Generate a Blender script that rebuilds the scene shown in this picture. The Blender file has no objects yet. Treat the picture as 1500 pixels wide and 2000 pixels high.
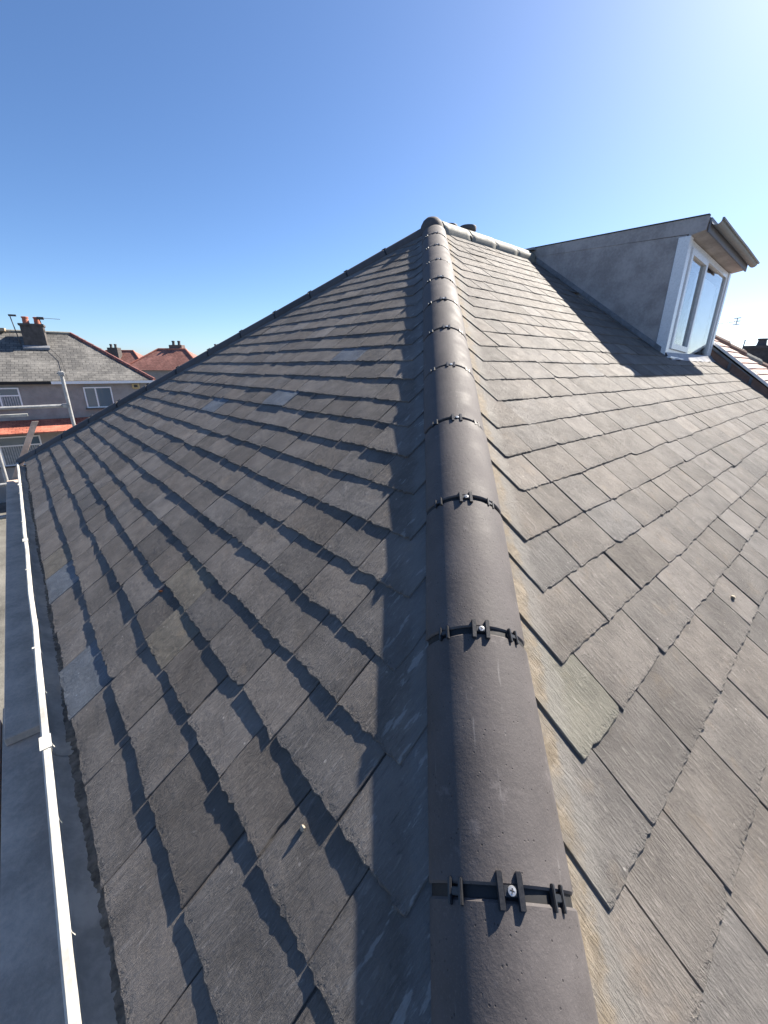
import bpy, math, random
from mathutils import Vector, Matrix, noise as mnoise

# ------------------------------------------------------------------ camera, sky, sun, exposure
sc = bpy.context.scene
COL = sc.collection
cam_d = bpy.data.cameras.new('camera')
cam = bpy.data.objects.new('camera', cam_d)
COL.objects.link(cam)
CAM_P = Vector((-3.8512, -3.6006, -1.4471))
YAW, PIT, ROLL, FPX = -0.0661, 0.3441, 0.0058, 791.34
_a = math.pi / 4 - YAW
FW = Vector((math.cos(_a) * math.cos(PIT), math.sin(_a) * math.cos(PIT), -math.sin(PIT)))
_r = Vector((math.sin(_a), -math.cos(_a), 0))
_u = _r.cross(FW)
RT = _r * math.cos(ROLL) + _u * math.sin(ROLL)
UP = _u * math.cos(ROLL) - _r * math.sin(ROLL)
m = Matrix((RT, UP, -FW)).transposed().to_4x4()
m.translation = CAM_P
cam.matrix_world = m
cam_d.sensor_fit = 'VERTICAL'
cam_d.sensor_height = 24
cam_d.lens = FPX / 2000 * 24
cam_d.clip_start = 0.02
cam_d.clip_end = 2000
sc.camera = cam

SUN_EL, SUN_AZ = math.radians(40.4), math.radians(2.0)      # azimuth from +X towards +Y
world = bpy.data.worlds.new('World')
sc.world = world
world.use_nodes = True
wn = world.node_tree
bg = wn.nodes['Background']
sky = wn.nodes.new('ShaderNodeTexSky')
sky.sky_type = 'NISHITA'
sky.sun_disc = False
sky.sun_elevation = SUN_EL
sky.sun_rotation = math.pi / 2 - SUN_AZ
sky.altitude = 0
sky.air_density = 0.75
sky.dust_density = 0.58
sky.ozone_density = 6.0
hs = wn.nodes.new('ShaderNodeHueSaturation')
hs.inputs['Saturation'].default_value = 1.04
hs.inputs['Hue'].default_value = 0.5
wn.links.new(sky.outputs[0], hs.inputs['Color'])
wn.links.new(hs.outputs[0], bg.inputs[0])
bg.inputs[1].default_value = 0.067
sl = bpy.data.lights.new('sun', 'SUN')
sl.energy = 5.0
sl.angle = math.radians(0.53)
sl.color = (1.0, 0.92, 0.81)
sun = bpy.data.objects.new('sun', sl)
COL.objects.link(sun)
SD = Vector((math.cos(SUN_EL) * math.cos(SUN_AZ), math.cos(SUN_EL) * math.sin(SUN_AZ), math.sin(SUN_EL)))
sun.rotation_euler = SD.to_track_quat('Z', 'Y').to_euler()
sun.location = SD * 30
vs = sc.view_settings
vs.view_transform = 'Standard'
vs.look = 'None'
vs.exposure = 1.5
vs.gamma = 1.0
vs.use_curve_mapping = False
try:
    sc.cycles.use_denoising = True
    sc.cycles.max_bounces = 8
except Exception:
    pass

# ------------------------------------------------------------------ constants of the roof (apex of the hip at the origin)
T = 0.6804                                # tangent of the roof pitch
K = math.hypot(1, T)
CP, SP = 1 / K, T / K                     # cos, sin of pitch
GZ = -7.9                                 # ground
EAVE = 3.954
GAUGE = 0.1735
RND = random.Random(7)

# ------------------------------------------------------------------ material helpers
def new_mat(name):
    mt = bpy.data.materials.new(name)
    mt.use_nodes = True
    nt = mt.node_tree
    return mt, nt, nt.nodes['Principled BSDF']

class NB:
    """small node builder"""
    def __init__(s, nt): s.nt = nt
    def node(s, kind, **kw):
        n = s.nt.nodes.new(kind)
        for k, v in kw.items(): setattr(n, k, v)
        return n
    def put(s, sock, v):
        if v is None: return
        if hasattr(v, 'is_output') or isinstance(v, bpy.types.NodeSocket): s.nt.links.new(v, sock)
        else: sock.default_value = v
    def math(s, op, a, b=None, c=None, clamp=False):
        n = s.node('ShaderNodeMath', operation=op); n.use_clamp = clamp
        s.put(n.inputs[0], a); s.put(n.inputs[1], b); s.put(n.inputs[2], c)
        return n.outputs[0]
    def noise(s, vec, scale, detail=4, rough=0.55, dist=0.0):
        n = s.node('ShaderNodeTexNoise')
        s.put(n.inputs['Vector'], vec); n.inputs['Scale'].default_value = scale
        n.inputs['Detail'].default_value = detail; n.inputs['Roughness'].default_value = rough
        n.inputs['Distortion'].default_value = dist
        return n.outputs['Fac']
    def voro(s, vec, scale, feature='F1', rnd=1.0):
        n = s.node('ShaderNodeTexVoronoi', feature=feature)
        s.put(n.inputs['Vector'], vec); n.inputs['Scale'].default_value = scale
        n.inputs['Randomness'].default_value = rnd
        return n.outputs['Distance']
    def scale(s, vec, xyz):
        n = s.node('ShaderNodeVectorMath', operation='MULTIPLY')
        s.put(n.inputs[0], vec); n.inputs[1].default_value = xyz
        return n.outputs[0]
    def ramp(s, fac, lo, hi, a=0.0, b=1.0):
        n = s.node('ShaderNodeMapRange'); n.interpolation_type = 'SMOOTHSTEP'
        s.put(n.inputs[0], fac)
        for i, v in enumerate((lo, hi, a, b)): s.put(n.inputs[i + 1], v)
        return n.outputs[0]
    def mix(s, fac, a, b, blend='MIX'):
        n = s.node('ShaderNodeMix', data_type='RGBA', blend_type=blend)
        s.put(n.inputs[0], fac)
        s.put(n.inputs[6], a if not isinstance(a, tuple) else (*a, 1)[:4])
        s.put(n.inputs[7], b if not isinstance(b, tuple) else (*b, 1)[:4])
        return n.outputs[2]
    def bump(s, h, strength, dist, normal=None):
        n = s.node('ShaderNodeBump'); n.inputs['Strength'].default_value = strength
        n.inputs['Distance'].default_value = dist; s.put(n.inputs['Height'], h)
        if normal is not None: s.put(n.inputs['Normal'], normal)
        return n.outputs[0]
    def pos(s): return s.node('ShaderNodeNewGeometry').outputs['Position']
    def obj(s): return s.node('ShaderNodeTexCoord').outputs['Object']
    def attr(s, name): return s.node('ShaderNodeAttribute', attribute_name=name)

def simple(name, col, rough=0.6, var=0.25, scale=8, bumps=0.3, bscale=60, bdist=0.004, metal=0.0, spec=0.5, fine=0.12):
    mt, nt, b = new_mat(name); n = NB(nt)
    v = n.pos()
    f = n.noise(v, scale, 5, 0.6)
    f2 = n.noise(v, bscale, 4, 0.65)
    f = n.math('ADD', f, n.math('MULTIPLY', n.math('SUBTRACT', f2, 0.5), fine / max(var, .01)))
    lo = tuple(c * (1 - var) for c in col); hi = tuple(min(1, c * (1 + var)) for c in col)
    nt.links.new(n.mix(n.ramp(f, .25, .75), lo, hi), b.inputs['Base Color'])
    nt.links.new(n.ramp(f2, .2, .8, max(.02, rough - .08), min(1, rough + .1)), b.inputs['Roughness'])
    b.inputs['Metallic'].default_value = metal
    b.inputs['Specular IOR Level'].default_value = spec
    if bumps: nt.links.new(n.bump(f2, bumps, bdist), b.inputs['Normal'])
    return mt

# --- slate
def make_slate_mat():
    mt, nt, b = new_mat('riven_slate'); n = NB(nt)
    vec = n.attr('sc').outputs['Vector']
    tint = n.attr('tint')
    P = n.pos()
    streak = n.noise(n.scale(vec, (150, 20, 1)), 1.0, 4, .65, .8)
    fibre = n.noise(n.scale(vec, (420, 60, 1)), 1.0, 3, .7, 1.5)
    mid = n.noise(vec, 26, 5, .62, .6)
    big = n.noise(vec, 7, 3, .5)
    fine = n.noise(vec, 330, 3, .7)
    # colour
    dark, lite = (.074, .070, .064), (.128, .121, .110)
    f = n.math('ADD', n.math('MULTIPLY', big, .72), n.math('MULTIPLY', mid, .28))
    c = n.mix(n.ramp(f, .26, .74), dark, lite)
    c = n.mix(n.math('MULTIPLY', n.ramp(streak, .54, .74), .60), c, (.20, .191, .176))
    c = n.mix(n.math('MULTIPLY', n.ramp(streak, .43, .28), .55), c, (.034, .034, .033))
    c = n.mix(n.math('MULTIPLY', n.ramp(fibre, .58, .74), .62), c, (.21, .204, .19))
    # ochre weathering, pale lichen spots
    och = n.noise(vec, 11, 4, .6)
    c = n.mix(n.math('MULTIPLY', n.ramp(och, .56, .74), .22), c, (.165, .132, .092))
    spot = n.voro(n.scale(vec, (1, 1, 1)), 34, 'F1')
    sel = n.noise(vec, 19, 2, .5)
    sp = n.math('MULTIPLY', n.ramp(spot, .16, .09), n.ramp(sel, .58, .66))
    c = n.mix(n.math('MULTIPLY', sp, .6), c, (.27, .26, .235))
    c = n.mix(1.0, c, tint.outputs['Color'], 'MULTIPLY')
    # old mortar along the near hip
    sep = n.node('ShaderNodeSeparateXYZ'); n.put(sep.inputs[0], P)
    d = n.math('MULTIPLY', n.math('SUBTRACT', sep.outputs[0], sep.outputs[1]), .7071)     # >0 right slope, <0 left slope
    wob = n.math('MULTIPLY', n.math('SUBTRACT', n.noise(P, 9, 4, .6), .5), .055)
    wob2 = n.math('MULTIPLY', n.math('SUBTRACT', n.noise(P, 30, 5, .7), .5), .06)
    dr = n.math('ADD', d, n.math('ADD', wob, wob2))
    tanm = n.math('MULTIPLY', n.ramp(dr, .188, .166), n.ramp(d, .05, .06))
    whm = n.math('MULTIPLY', n.math('MULTIPLY', n.ramp(dr, .245, .19), n.ramp(d, .05, .06)), .55)
    c = n.mix(whm, c, (.22, .21, .19))
    tanc = n.mix(n.ramp(mid, .35, .7), (.17, .138, .098), (.27, .228, .172))
    c = n.mix(n.math('MULTIPLY', tanm, n.ramp(n.noise(P, 16, 4, .6), .3, .62, .25, .95)), c, tanc)
    dl = n.math('ADD', n.math('MULTIPLY', d, -1), n.math('ADD', wob, wob2))
    lm = n.math('MULTIPLY', n.math('MULTIPLY', n.ramp(dl, .18, .145), n.ramp(d, -.05, -.06)), .5)
    c = n.mix(lm, c, (.17, .17, .17))
    splash = n.math('MULTIPLY', n.ramp(n.noise(n.scale(vec, (34, 8, 1)), 1.0, 4, .6), .60, .645),
                    n.math('MULTIPLY', n.ramp(dl, .34, .15), n.ramp(d, -.05, -.06)))
    c = n.mix(n.math('MULTIPLY', splash, .5), c, (.34, .34, .33))
    # dressed tail edge: flaked chips
    td = n.attr('td').outputs['Fac']
    chn = n.noise(n.scale(vec, (95, 60, 1)), 1.0, 3, .6)
    chip = n.math('MULTIPLY', n.ramp(td, .026, .002), n.ramp(chn, .48, .60))
    c = n.mix(n.math('MULTIPLY', chip, .4), c, n.mix(n.ramp(fine, .45, .55), (.045, .044, .043), (.15, .145, .135)))
    nt.links.new(c, b.inputs['Base Color'])
    # relief
    h = n.math('ADD', n.math('MULTIPLY', mid, .55), n.math('MULTIPLY', streak, .70))
    h = n.math('ADD', h, n.math('MULTIPLY', fibre, .32))
    h = n.math('ADD', h, n.math('MULTIPLY', big, 1.1))
    h = n.math('SUBTRACT', h, n.math('MULTIPLY', chip, .35))
    b1 = n.bump(h, .95, .0062)
    b2 = n.bump(fine, .5, .0013, b1)
    nt.links.new(b2, b.inputs['Normal'])
    r = n.math('ADD', n.ramp(mid, .3, .7, .70, .85), n.math('MULTIPLY', n.math('SUBTRACT', tint.outputs['Alpha'], 1.0), .3))
    nt.links.new(r, b.inputs['Roughness'])
    b.inputs['Specular IOR Level'].default_value = .21
    return mt

def make_hip_mat(name, col, col2, rough):
    mt, nt, b = new_mat(name); n = NB(nt)
    v = n.obj()
    info = n.node('ShaderNodeObjectInfo')
    off = n.node('ShaderNodeVectorMath', operation='ADD')
    comb = n.node('ShaderNodeCombineXYZ')
    n.put(comb.inputs[0], n.math('MULTIPLY', info.outputs['Random'], 37.0)); n.put(comb.inputs[1], n.math('MULTIPLY', info.outputs['Random'], 11.0))
    n.put(off.inputs[0], v); n.put(off.inputs[1], comb.outputs[0])
    v = off.outputs[0]
    f = n.noise(v, 9, 5, .6); g = n.noise(v, 260, 4, .7); st = n.noise(n.scale(v, (60, 6, 60)), 1.0, 3, .6)
    pit = n.voro(v, 95, 'F1'); psel = n.noise(v, 38, 2, .5)
    pm = n.math('MULTIPLY', n.ramp(pit, .20, .10), n.ramp(psel, .50, .60))
    c = n.mix(n.ramp(f, .3, .7), col, col2)
    c = n.mix(n.math('MULTIPLY', n.ramp(g, .5, .75), .35), c, tuple(x * 1.7 for x in col2))
    c = n.mix(n.math('MULTIPLY', n.ramp(st, .68, .76), .25), c, (.30, .29, .28))
    c = n.mix(n.math('MULTIPLY', pm, .7), c, tuple(x * .3 for x in col))
    sc_ = n.node('ShaderNodeVectorMath', operation='SCALE'); n.put(sc_.inputs[0], c)
    n.put(sc_.inputs['Scale'], n.ramp(info.outputs['Random'], 0.0, 1.0, .86, 1.14)); c = sc_.outputs[0]
    c = n.mix(n.math('MULTIPLY', n.ramp(n.noise(v, 17, 5, .7), .60, .72), .35), c, tuple(x * 2.0 for x in col2))
    nt.links.new(c, b.inputs['Base Color'])
    h = n.math('ADD', n.math('MULTIPLY', g, .5), n.math('MULTIPLY', pm, -1.0))
    h = n.math('ADD', h, n.math('MULTIPLY', n.noise(v, 70, 4, .6), .9))
    nt.links.new(n.bump(h, .45, .0022), b.inputs['Normal'])
    nt.links.new(n.ramp(f, .3, .7, rough - .06, rough + .08), b.inputs['Roughness'])
    b.inputs['Specular IOR Level'].default_value = .32
    return mt

def make_course_mat(name, c1, c2, mortar, axis_u, axis_s, w, h, rough=.7):
    """far roofs: courses told by material; axis_u / axis_s are world directions along the course and down the slope"""
    mt, nt, b = new_mat(name); n = NB(nt)
    P = n.pos()
    def dot(ax):
        q = n.node('ShaderNodeVectorMath', operation='DOT_PRODUCT'); n.put(q.inputs[0], P); q.inputs[1].default_value = ax
        return q.outputs['Value']
    comb = n.node('ShaderNodeCombineXYZ'); n.put(comb.inputs[0], dot(axis_u)); n.put(comb.inputs[1], dot(axis_s))
    br = n.node('ShaderNodeTexBrick'); n.put(br.inputs['Vector'], comb.outputs[0])
    br.inputs['Scale'].default_value = 1.0; br.inputs['Brick Width'].default_value = w; br.inputs['Row Height'].default_value = h
    br.inputs['Mortar Size'].default_value = h * .07; br.inputs['Bias'].default_value = -.1
    br.inputs['Color1'].default_value = (*c1, 1); br.inputs['Color2'].default_value = (*c2, 1); br.inputs['Mortar'].default_value = (*mortar, 1)
    f = n.noise(P, .9, 5, .6); g = n.noise(P, 5, 4, .6)
    c = n.mix(n.math('MULTIPLY', n.ramp(f, .45, .68), .5), br.outputs['Color'], tuple(min(1, x * 1.7) for x in c2))
    c = n.mix(n.math('MULTIPLY', n.ramp(g, .55, .35), .35), c, tuple(x * .5 for x in c1))
    nt.links.new(c, b.inputs['Base Color'])
    nt.links.new(n.bump(n.math('SUBTRACT', 1.0, br.outputs['Fac']), .6, .02), b.inputs['Normal'])
    b.inputs['Roughness'].default_value = rough
    return mt

def make_glass(name, tintc=(.92, .96, .97)):
    mt, nt, b = new_mat(name)
    b.inputs['Base Color'].default_value = (*tintc, 1)
    b.inputs['Roughness'].default_value = 0.0
    b.inputs['IOR'].default_value = 1.52
    b.inputs['Transmission Weight'].default_value = 1.0
    return mt

M = {}
M['slate'] = make_slate_mat()
M['hip'] = make_hip_mat('brown_concrete_hip', (.068, .061, .060), (.092, .083, .082), .74)
M['ridge'] = make_hip_mat('weathered_ridge_concrete', (.17, .168, .145), (.25, .245, .21), .7)
M['clip'] = simple('black_plastic', (.022, .023, .026), .42, .2, 30, .15, 200, .0006)
M['seal'] = simple('black_rubber', (.012, .012, .013), .7, .2, 30, .2, 120, .001)
M['steel'] = simple('zinc_screw', (.62, .62, .60), .3, .15, 60, .1, 200, .0005, metal=.7)
M['deck'] = simple('roof_underlay', (.03, .03, .03), .9)
M['pvc_grey'] = simple('gutter_plastic', (.46, .45, .41), .6, .25, 7, .25, 45, .002)
M['dirt'] = simple('gutter_dirt', (.20, .19, .165), .95, .55, 30, .8, 160, .004)
M['white'] = simple('white_upvc', (.80, .81, .82), .3, .04, 6, .03, 60, .0005)
M['render'] = simple('grey_pebbledash', (.30, .28, .265), .9, .16, 2.5, .8, 140, .006)
M['cheek'] = simple('dormer_lead_grey', (.36, .335, .325), .8, .24, 4.0, .25, 40, .003)  # base grey lightened partly to stand in for flare haze over the dormer
M['felt'] = simple('dormer_felt', (.05, .06, .055), .8, .2, 8, .4, 90, .003)
M['lead'] = simple('lead_flashing', (.19, .20, .22), .5, .25, 9, .4, 25, .006)
M['soffit'] = simple('dormer_soffit', (.19, .20, .235), .75, .06, 5, .05, 60, .001)
M['gutter_grey'] = simple('grey_gutter', (.20, .22, .23), .55, .1, 9, .1, 60, .001)
M['glass'] = make_glass('window_glass')
M['blind'] = simple('pale_blind', (.66, .70, .72), .9, .04, 4, 0)
M['room'] = simple('dark_room', (.05, .055, .065), .9, .1, 3, 0)
M['board'] = simple('scaffold_plank', (.60, .455, .35), .85, .24, 5, .5, 50, .004)
M['fresh_timber'] = simple('sawn_timber', (.46, .35, .24), .8, .2, 9, .4, 60, .003)
M['tube'] = simple('galvanised_tube', (.38, .38, .37), .5, .25, 14, .2, 70, .002, metal=.25)
M['clay'] = simple('terracotta', (.42, .15, .10), .8, .2, 6, .3, 50, .004)
M['soot'] = simple('sooty_brick', (.09, .08, .075), .9, .35, 5, .6, 30, .01)
M['dark_pot'] = simple('dark_pot', (.075, .07, .07), .7, .2, 9, .3, 50, .003)
M['stack_brick'] = simple('chimney_brick', (.14, .10, .09), .9, .3, 5, .6, 30, .01)
M['ground'] = simple('yard_ground', (.12, .115, .10), .95, .5, .6, .6, 14, .03)
M['tile_pink'] = simple('pink_concrete_tile', (.40, .27, .22), .8, .14, 7, .5, 90, .004)
M['tile_brown'] = simple('brown_clay_tile', (.19, .115, .085), .8, .25, 7, .5, 60, .004)
M['mortar'] = simple('pale_mortar', (.36, .31, .24), .95, .25, 60, .8, 150, .003)
M['leaf'] = simple('rust_leaf', (.30, .10, .03), .8, .3, 60, .2, 150, .001)
M['alarm'] = simple('alarm_box', (.50, .38, .18), .5, .1, 9, 0)
M['curtain'] = simple('grey_blind', (.32, .34, .36), .9, .3, 9, 0)
M['red_trim'] = simple('red_brown_ridge', (.24, .10, .085), .8, .25, 5, .4, 30, .006)

# ------------------------------------------------------------------ mesh helpers
class MB:
    def __init__(s): s.v, s.f = [], []
    def add(s, vs_, fs):
        o = len(s.v); s.v += [tuple(x) for x in vs_]; s.f += [tuple(i + o for i in f) for f in fs]; return s
    def box(s, lo, hi, fn=None):
        x0, y0, z0 = lo; x1, y1, z1 = hi
        p = [(x0, y0, z0), (x1, y0, z0), (x1, y1, z0), (x0, y1, z0), (x0, y0, z1), (x1, y0, z1), (x1, y1, z1), (x0, y1, z1)]
        if fn: p = [fn(*q) for q in p]
        return s.add(p, [(3, 2, 1, 0), (4, 5, 6, 7), (0, 1, 5, 4), (1, 2, 6, 5), (2, 3, 7, 6), (3, 0, 4, 7)])
    def tube(s, a, b, r, n=10, r2=None, caps=True):
        a, b = Vector(a), Vector(b); d = (b - a).normalized()
        x = d.orthogonal().normalized(); y = d.cross(x); r2 = r if r2 is None else r2
        p = []
        for c, rr in ((a, r), (b, r2)):
            for i in range(n):
                t = 2 * math.pi * i / n; p.append(c + x * (rr * math.cos(t)) + y * (rr * math.sin(t)))
        fs = [(i, (i + 1) % n, n + (i + 1) % n, n + i) for i in range(n)]
        if caps: fs += [tuple(range(n - 1, -1, -1)), tuple(range(n, 2 * n))]
        return s.add(p, fs)
    def lathe(s, c, prof, n=20):
        """prof: (radius, z) from bottom to top about a vertical axis through c"""
        p = []
        for r, z in prof:
            for i in range(n):
                t = 2 * math.pi * i / n; p.append((c[0] + r * math.cos(t), c[1] + r * math.sin(t), c[2] + z))
        fs = [(k * n + i, k * n + (i + 1) % n, (k + 1) * n + (i + 1) % n, (k + 1) * n + i) for k in range(len(prof) - 1) for i in range(n)]
        fs += [tuple(range(n - 1, -1, -1)), tuple(range((len(prof) - 1) * n, len(prof) * n))]
        return s.add(p, fs)
    def prism(s, pts, vec):
        """flat polygon pts extruded by vec"""
        n = len(pts); vec = Vector(vec); q = [Vector(p) for p in pts]
        return s.add(q + [p + vec for p in q], [tuple(range(n - 1, -1, -1)), tuple(range(n, 2 * n))] + [(i, (i + 1) % n, n + (i + 1) % n, n + i) for i in range(n)])
    def mesh(s, name):
        me = bpy.data.meshes.new(name); me.from_pydata(s.v, [], s.f); me.validate(); me.update(); return me
    def build(s, name, mat, parent=None, smooth=False, bevel=0.0, fix=True):
        me = s.mesh(name)
        if fix:
            import bmesh
            bm = bmesh.new(); bm.from_mesh(me); bmesh.ops.recalc_face_normals(bm, faces=bm.faces)
            if bevel: bmesh.ops.bevel(bm, geom=list(bm.edges), offset=bevel, segments=1, affect='EDGES')
            bm.to_mesh(me); bm.free()
        return link(name, me, mat, parent, smooth)

def link(name, me, mat, parent=None, smooth=False):
    if mat is not None and not me.materials: me.materials.append(mat if not isinstance(mat, str) else M[mat])
    if smooth:
        me.polygons.foreach_set('use_smooth', [True] * len(me.polygons))
        try: me.set_sharp_from_angle(angle=math.radians(40))
        except Exception: pass
    o = bpy.data.objects.new(name, me); COL.objects.link(o)
    adopt(o, parent)
    return o
def adopt(o, parent):
    if parent is None: return
    o.parent = parent
    w = Matrix.Identity(4); q = parent; chain = []
    while q: chain.append(q); q = q.parent
    for q in reversed(chain): w = w @ q.matrix_parent_inverse @ q.matrix_basis
    o.matrix_parent_inverse = w.inverted()
def empty(name, loc, label=None, cat=None, group=None):
    o = bpy.data.objects.new(name, None); COL.objects.link(o); o.location = loc; o.empty_display_size = .2
    tag(o, label, cat, group); return o
def tag(o, label=None, cat=None, group=None, kind=None):
    for k, v in (('label', label), ('category', cat), ('group', group), ('kind', kind)):
        if v: o[k] = v
    return o
def project(p):
    d = Vector(p) - CAM_P; z = d.dot(FW)
    if z < .05: return None
    return 750 + FPX * d.dot(RT) / z, 1000 - FPX * d.dot(UP) / z

# ------------------------------------------------------------------ ground
g = MB(); n_ = 24; R_ = 600
for j in range(n_ + 1):
    for i in range(n_ + 1):
        f = lambda t: (abs(t) ** 2.2) * (1 if t > 0 else -1)
        g.v.append((f(i / n_ * 2 - 1) * R_, f(j / n_ * 2 - 1) * R_, GZ))
g.f = [(j * (n_ + 1) + i, j * (n_ + 1) + i + 1, (j + 1) * (n_ + 1) + i + 1, (j + 1) * (n_ + 1) + i) for j in range(n_) for i in range(n_)]
tag(g.build('ground', 'ground', fix=False), 'bare grey brown yard ground far below the roof', kind='structure')

# ------------------------------------------------------------------ the slate-roofed house
house = empty('slate_roofed_house', (0, 0, GZ), 'house with dark slate hip roof, brown hip tiles and a dormer', 'house')
w_ = MB(); w_.box((-3.66, -3.66, GZ), (4.08, 3.66, -2.62)); w_.build('wall', 'render', house)
# hip-end slope, main slope and rear slope: boarding under the slates
def LP(a, s, n): return (-CP * s - SP * n, a, -SP * s + CP * n)          # hip end (left): a = y
def RP(a, s, n): return (a, -CP * s - SP * n, -SP * s + CP * n)          # main slope (right): a = x
SE = EAVE * K
dn = -.022
q = MB(); q.prism([LP(0, .03, dn), LP(-CP * (SE - .05), SE - .05, dn), LP(CP * (SE - .05), SE - .05, dn)], (0, 0, -.03))
hip_slope = q.build('hip_end_slope', 'deck', house)
q = MB(); q.prism([RP(0.03, .03, dn), RP(-CP * (SE - .05), SE - .05, dn), RP(4.1, SE - .05, dn), RP(4.1, .03, dn)], (0, 0, -.03))
main_slope = q.build('main_slope', 'deck', house)
q = MB(); bs = SE - .02
q.prism([(0, .02, 0), (-CP * bs, CP * bs, -SP * bs), (4.1, CP * bs, -SP * bs), (4.1, .02, 0)], (0, 0, -.03))
q.build('rear_slope', make_course_mat('rear_slate_courses', (.12, .12, .115), (.17, .165, .155), (.03, .03, .03), (1, 0, 0), (0, CP, -SP), .27, GAUGE), house)

# slates, one by one
SL_LEN = .42
def slate_geom(PF, flip, a0, a1, st, rng, k, hip_lo, hip_hi, ntail, special=None):
    th = rng.uniform(.0058, .0085)
    lift = rng.uniform(0, .0016) + (rng.random() < .06) * rng.uniform(.001, .004)
    tw = rng.gauss(0, .0009)
    st = st + rng.gauss(0, .0019 if flip else .0028) + (rng.random() < .03) * rng.uniform(.004, .012)
    rot = rng.gauss(0, .006)
    g0, g1 = rng.uniform(.0008, .0034), rng.uniform(.0008, .0034)
    A0, A1 = a0 + g0, a1 - g1
    w = A1 - A0
    head = max(.02, st - SL_LEN)
    pts = [[A0, head], [A1, head]]
    for t in ((.30, .62, .85) if k > 7 else (.6,)):
        pts.append([A1 + rng.gauss(0, .0011), head + (st - head) * t])
    jag = (.0026 if k > 7 else .0022) * (.68 if flip else 1.0)
    cl, cr = (rng.random() < .10) * rng.uniform(.008, .03), (rng.random() < .10) * rng.uniform(.008, .03)
    skew = rng.gauss(0, .0015 if flip else .0022)
    for i in range(k + 1):
        t = 1 - i / k
        ds = rng.gauss(0, jag) + skew * (t - .5) * 2
        x = A0 + w * t + (rng.gauss(0, .002) if 0 < i < k else 0)
        e0, e1 = x - A0, A1 - x
        if e0 < cl: ds -= (cl - e0) * .8
        if e1 < cr: ds -= (cr - e1) * .8
        pts.append([x, st + ds])
    for t in ((.85, .62, .30) if k > 7 else (.6,)):
        pts.append([A0 + rng.gauss(0, .0011), head + (st - head) * t])
    ca, cs_ = (A0 + A1) / 2, st
    pts = [[ca + (x - ca) - (s - cs_) * rot, s + (x - ca) * rot] for x, s in pts]
    # trim against the hip line(s)
    def clip(poly, fn):
        out = []
        for i in range(len(poly)):
            p, qn = poly[i], poly[(i + 1) % len(poly)]
            dp, dq = fn(p), fn(qn)
            if dp >= 0: out.append(p)
            if dp * dq < 0:
                t = dp / (dp - dq); out.append([p[0] + (qn[0] - p[0]) * t, p[1] + (qn[1] - p[1]) * t])
        return out
    if hip_lo is not None: pts = clip(pts, lambda p: p[0] + CP * p[1] - hip_lo)
    if hip_hi is not None: pts = clip(pts, lambda p: CP * p[1] - p[0] - hip_hi)
    if len(pts) < 3: return None
    cx = sum(p[0] for p in pts) / len(pts); cy = sum(p[1] for p in pts) / len(pts)
    def nn(x, s): return ntail * (1 - (st - s) / SL_LEN) + lift * (1 - (st - s) / SL_LEN) + tw * (x - ca) / max(w, .05) * 2
    V, SCs, TD = [], [], []
    ro = (rng.uniform(0, 40), rng.uniform(0, 40), rng.uniform(0, 40))
    m_ = len(pts)
    for ring in range(3):
        for x, s in pts:
            if ring == 0:
                dx, dy = cx - x, cy - s; L = math.hypot(dx, dy) or 1
                dd = rng.uniform(.0012, .0048) if s > st - .03 else rng.uniform(.0008, .002)
                x2, s2 = x + dx / L * dd, s + dy / L * dd; n0 = nn(x2, s2)
            else:
                x2, s2 = x, s; n0 = nn(x, s) - (th * rng.uniform(.2, .55) if ring == 1 else th)
            V.append(PF(x2, s2, n0)); SCs.append((x2 + ro[0], s2 + ro[1], n0 + ro[2])); TD.append(st - s2)
    F = [tuple(range(m_))]
    for r_ in range(2):
        F += [(r_ * m_ + (i + 1) % m_, r_ * m_ + i, (r_ + 1) * m_ + i, (r_ + 1) * m_ + (i + 1) % m_) for i in range(m_)]
    if flip: F = [tuple(reversed(f)) for f in F]
    v = rng.gauss(1, .12); v = max(.74, min(1.32, v)); h = rng.gauss(0, .013)
    v *= 1.28 if flip else 1.28
    wr = 1.02 if flip else 1.02
    tint = (v * (1 + h) * wr, v * .987, v * (1 - h * 1.2) * (.985 if flip else 1.0), 1.0)
    if special == 'blue': tint = (1.12, 1.32, 1.65, .25)
    if special == 'green': tint = (1.44, 1.46, 1.33, .9)
    if special == 'pale': tint = (1.45, 1.38, 1.25, .9)
    return V, F, SCs, tint, TD

def slate_mesh(parts):
    V, F, S, C, D_ = [], [], [], [], []
    for v, f, s, t, d_ in parts:
        o = len(V); V += v; F += [tuple(i + o for i in x) for x in f]; S += s; C += [t] * len(v); D_ += d_
    me = bpy.data.meshes.new('slate'); me.from_pydata(V, [], F)
    at = me.attributes.new('sc', 'FLOAT_VECTOR', 'POINT'); at.data.foreach_set('vector', [c for p in S for c in p])
    at = me.attributes.new('tint', 'FLOAT_COLOR', 'POINT'); at.data.foreach_set('color', [c for p in C for c in p])
    at = me.attributes.new('td', 'FLOAT', 'POINT'); at.data.foreach_set('value', D_)
    me.materials.append(M['slate']); me.update()
    return me

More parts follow.
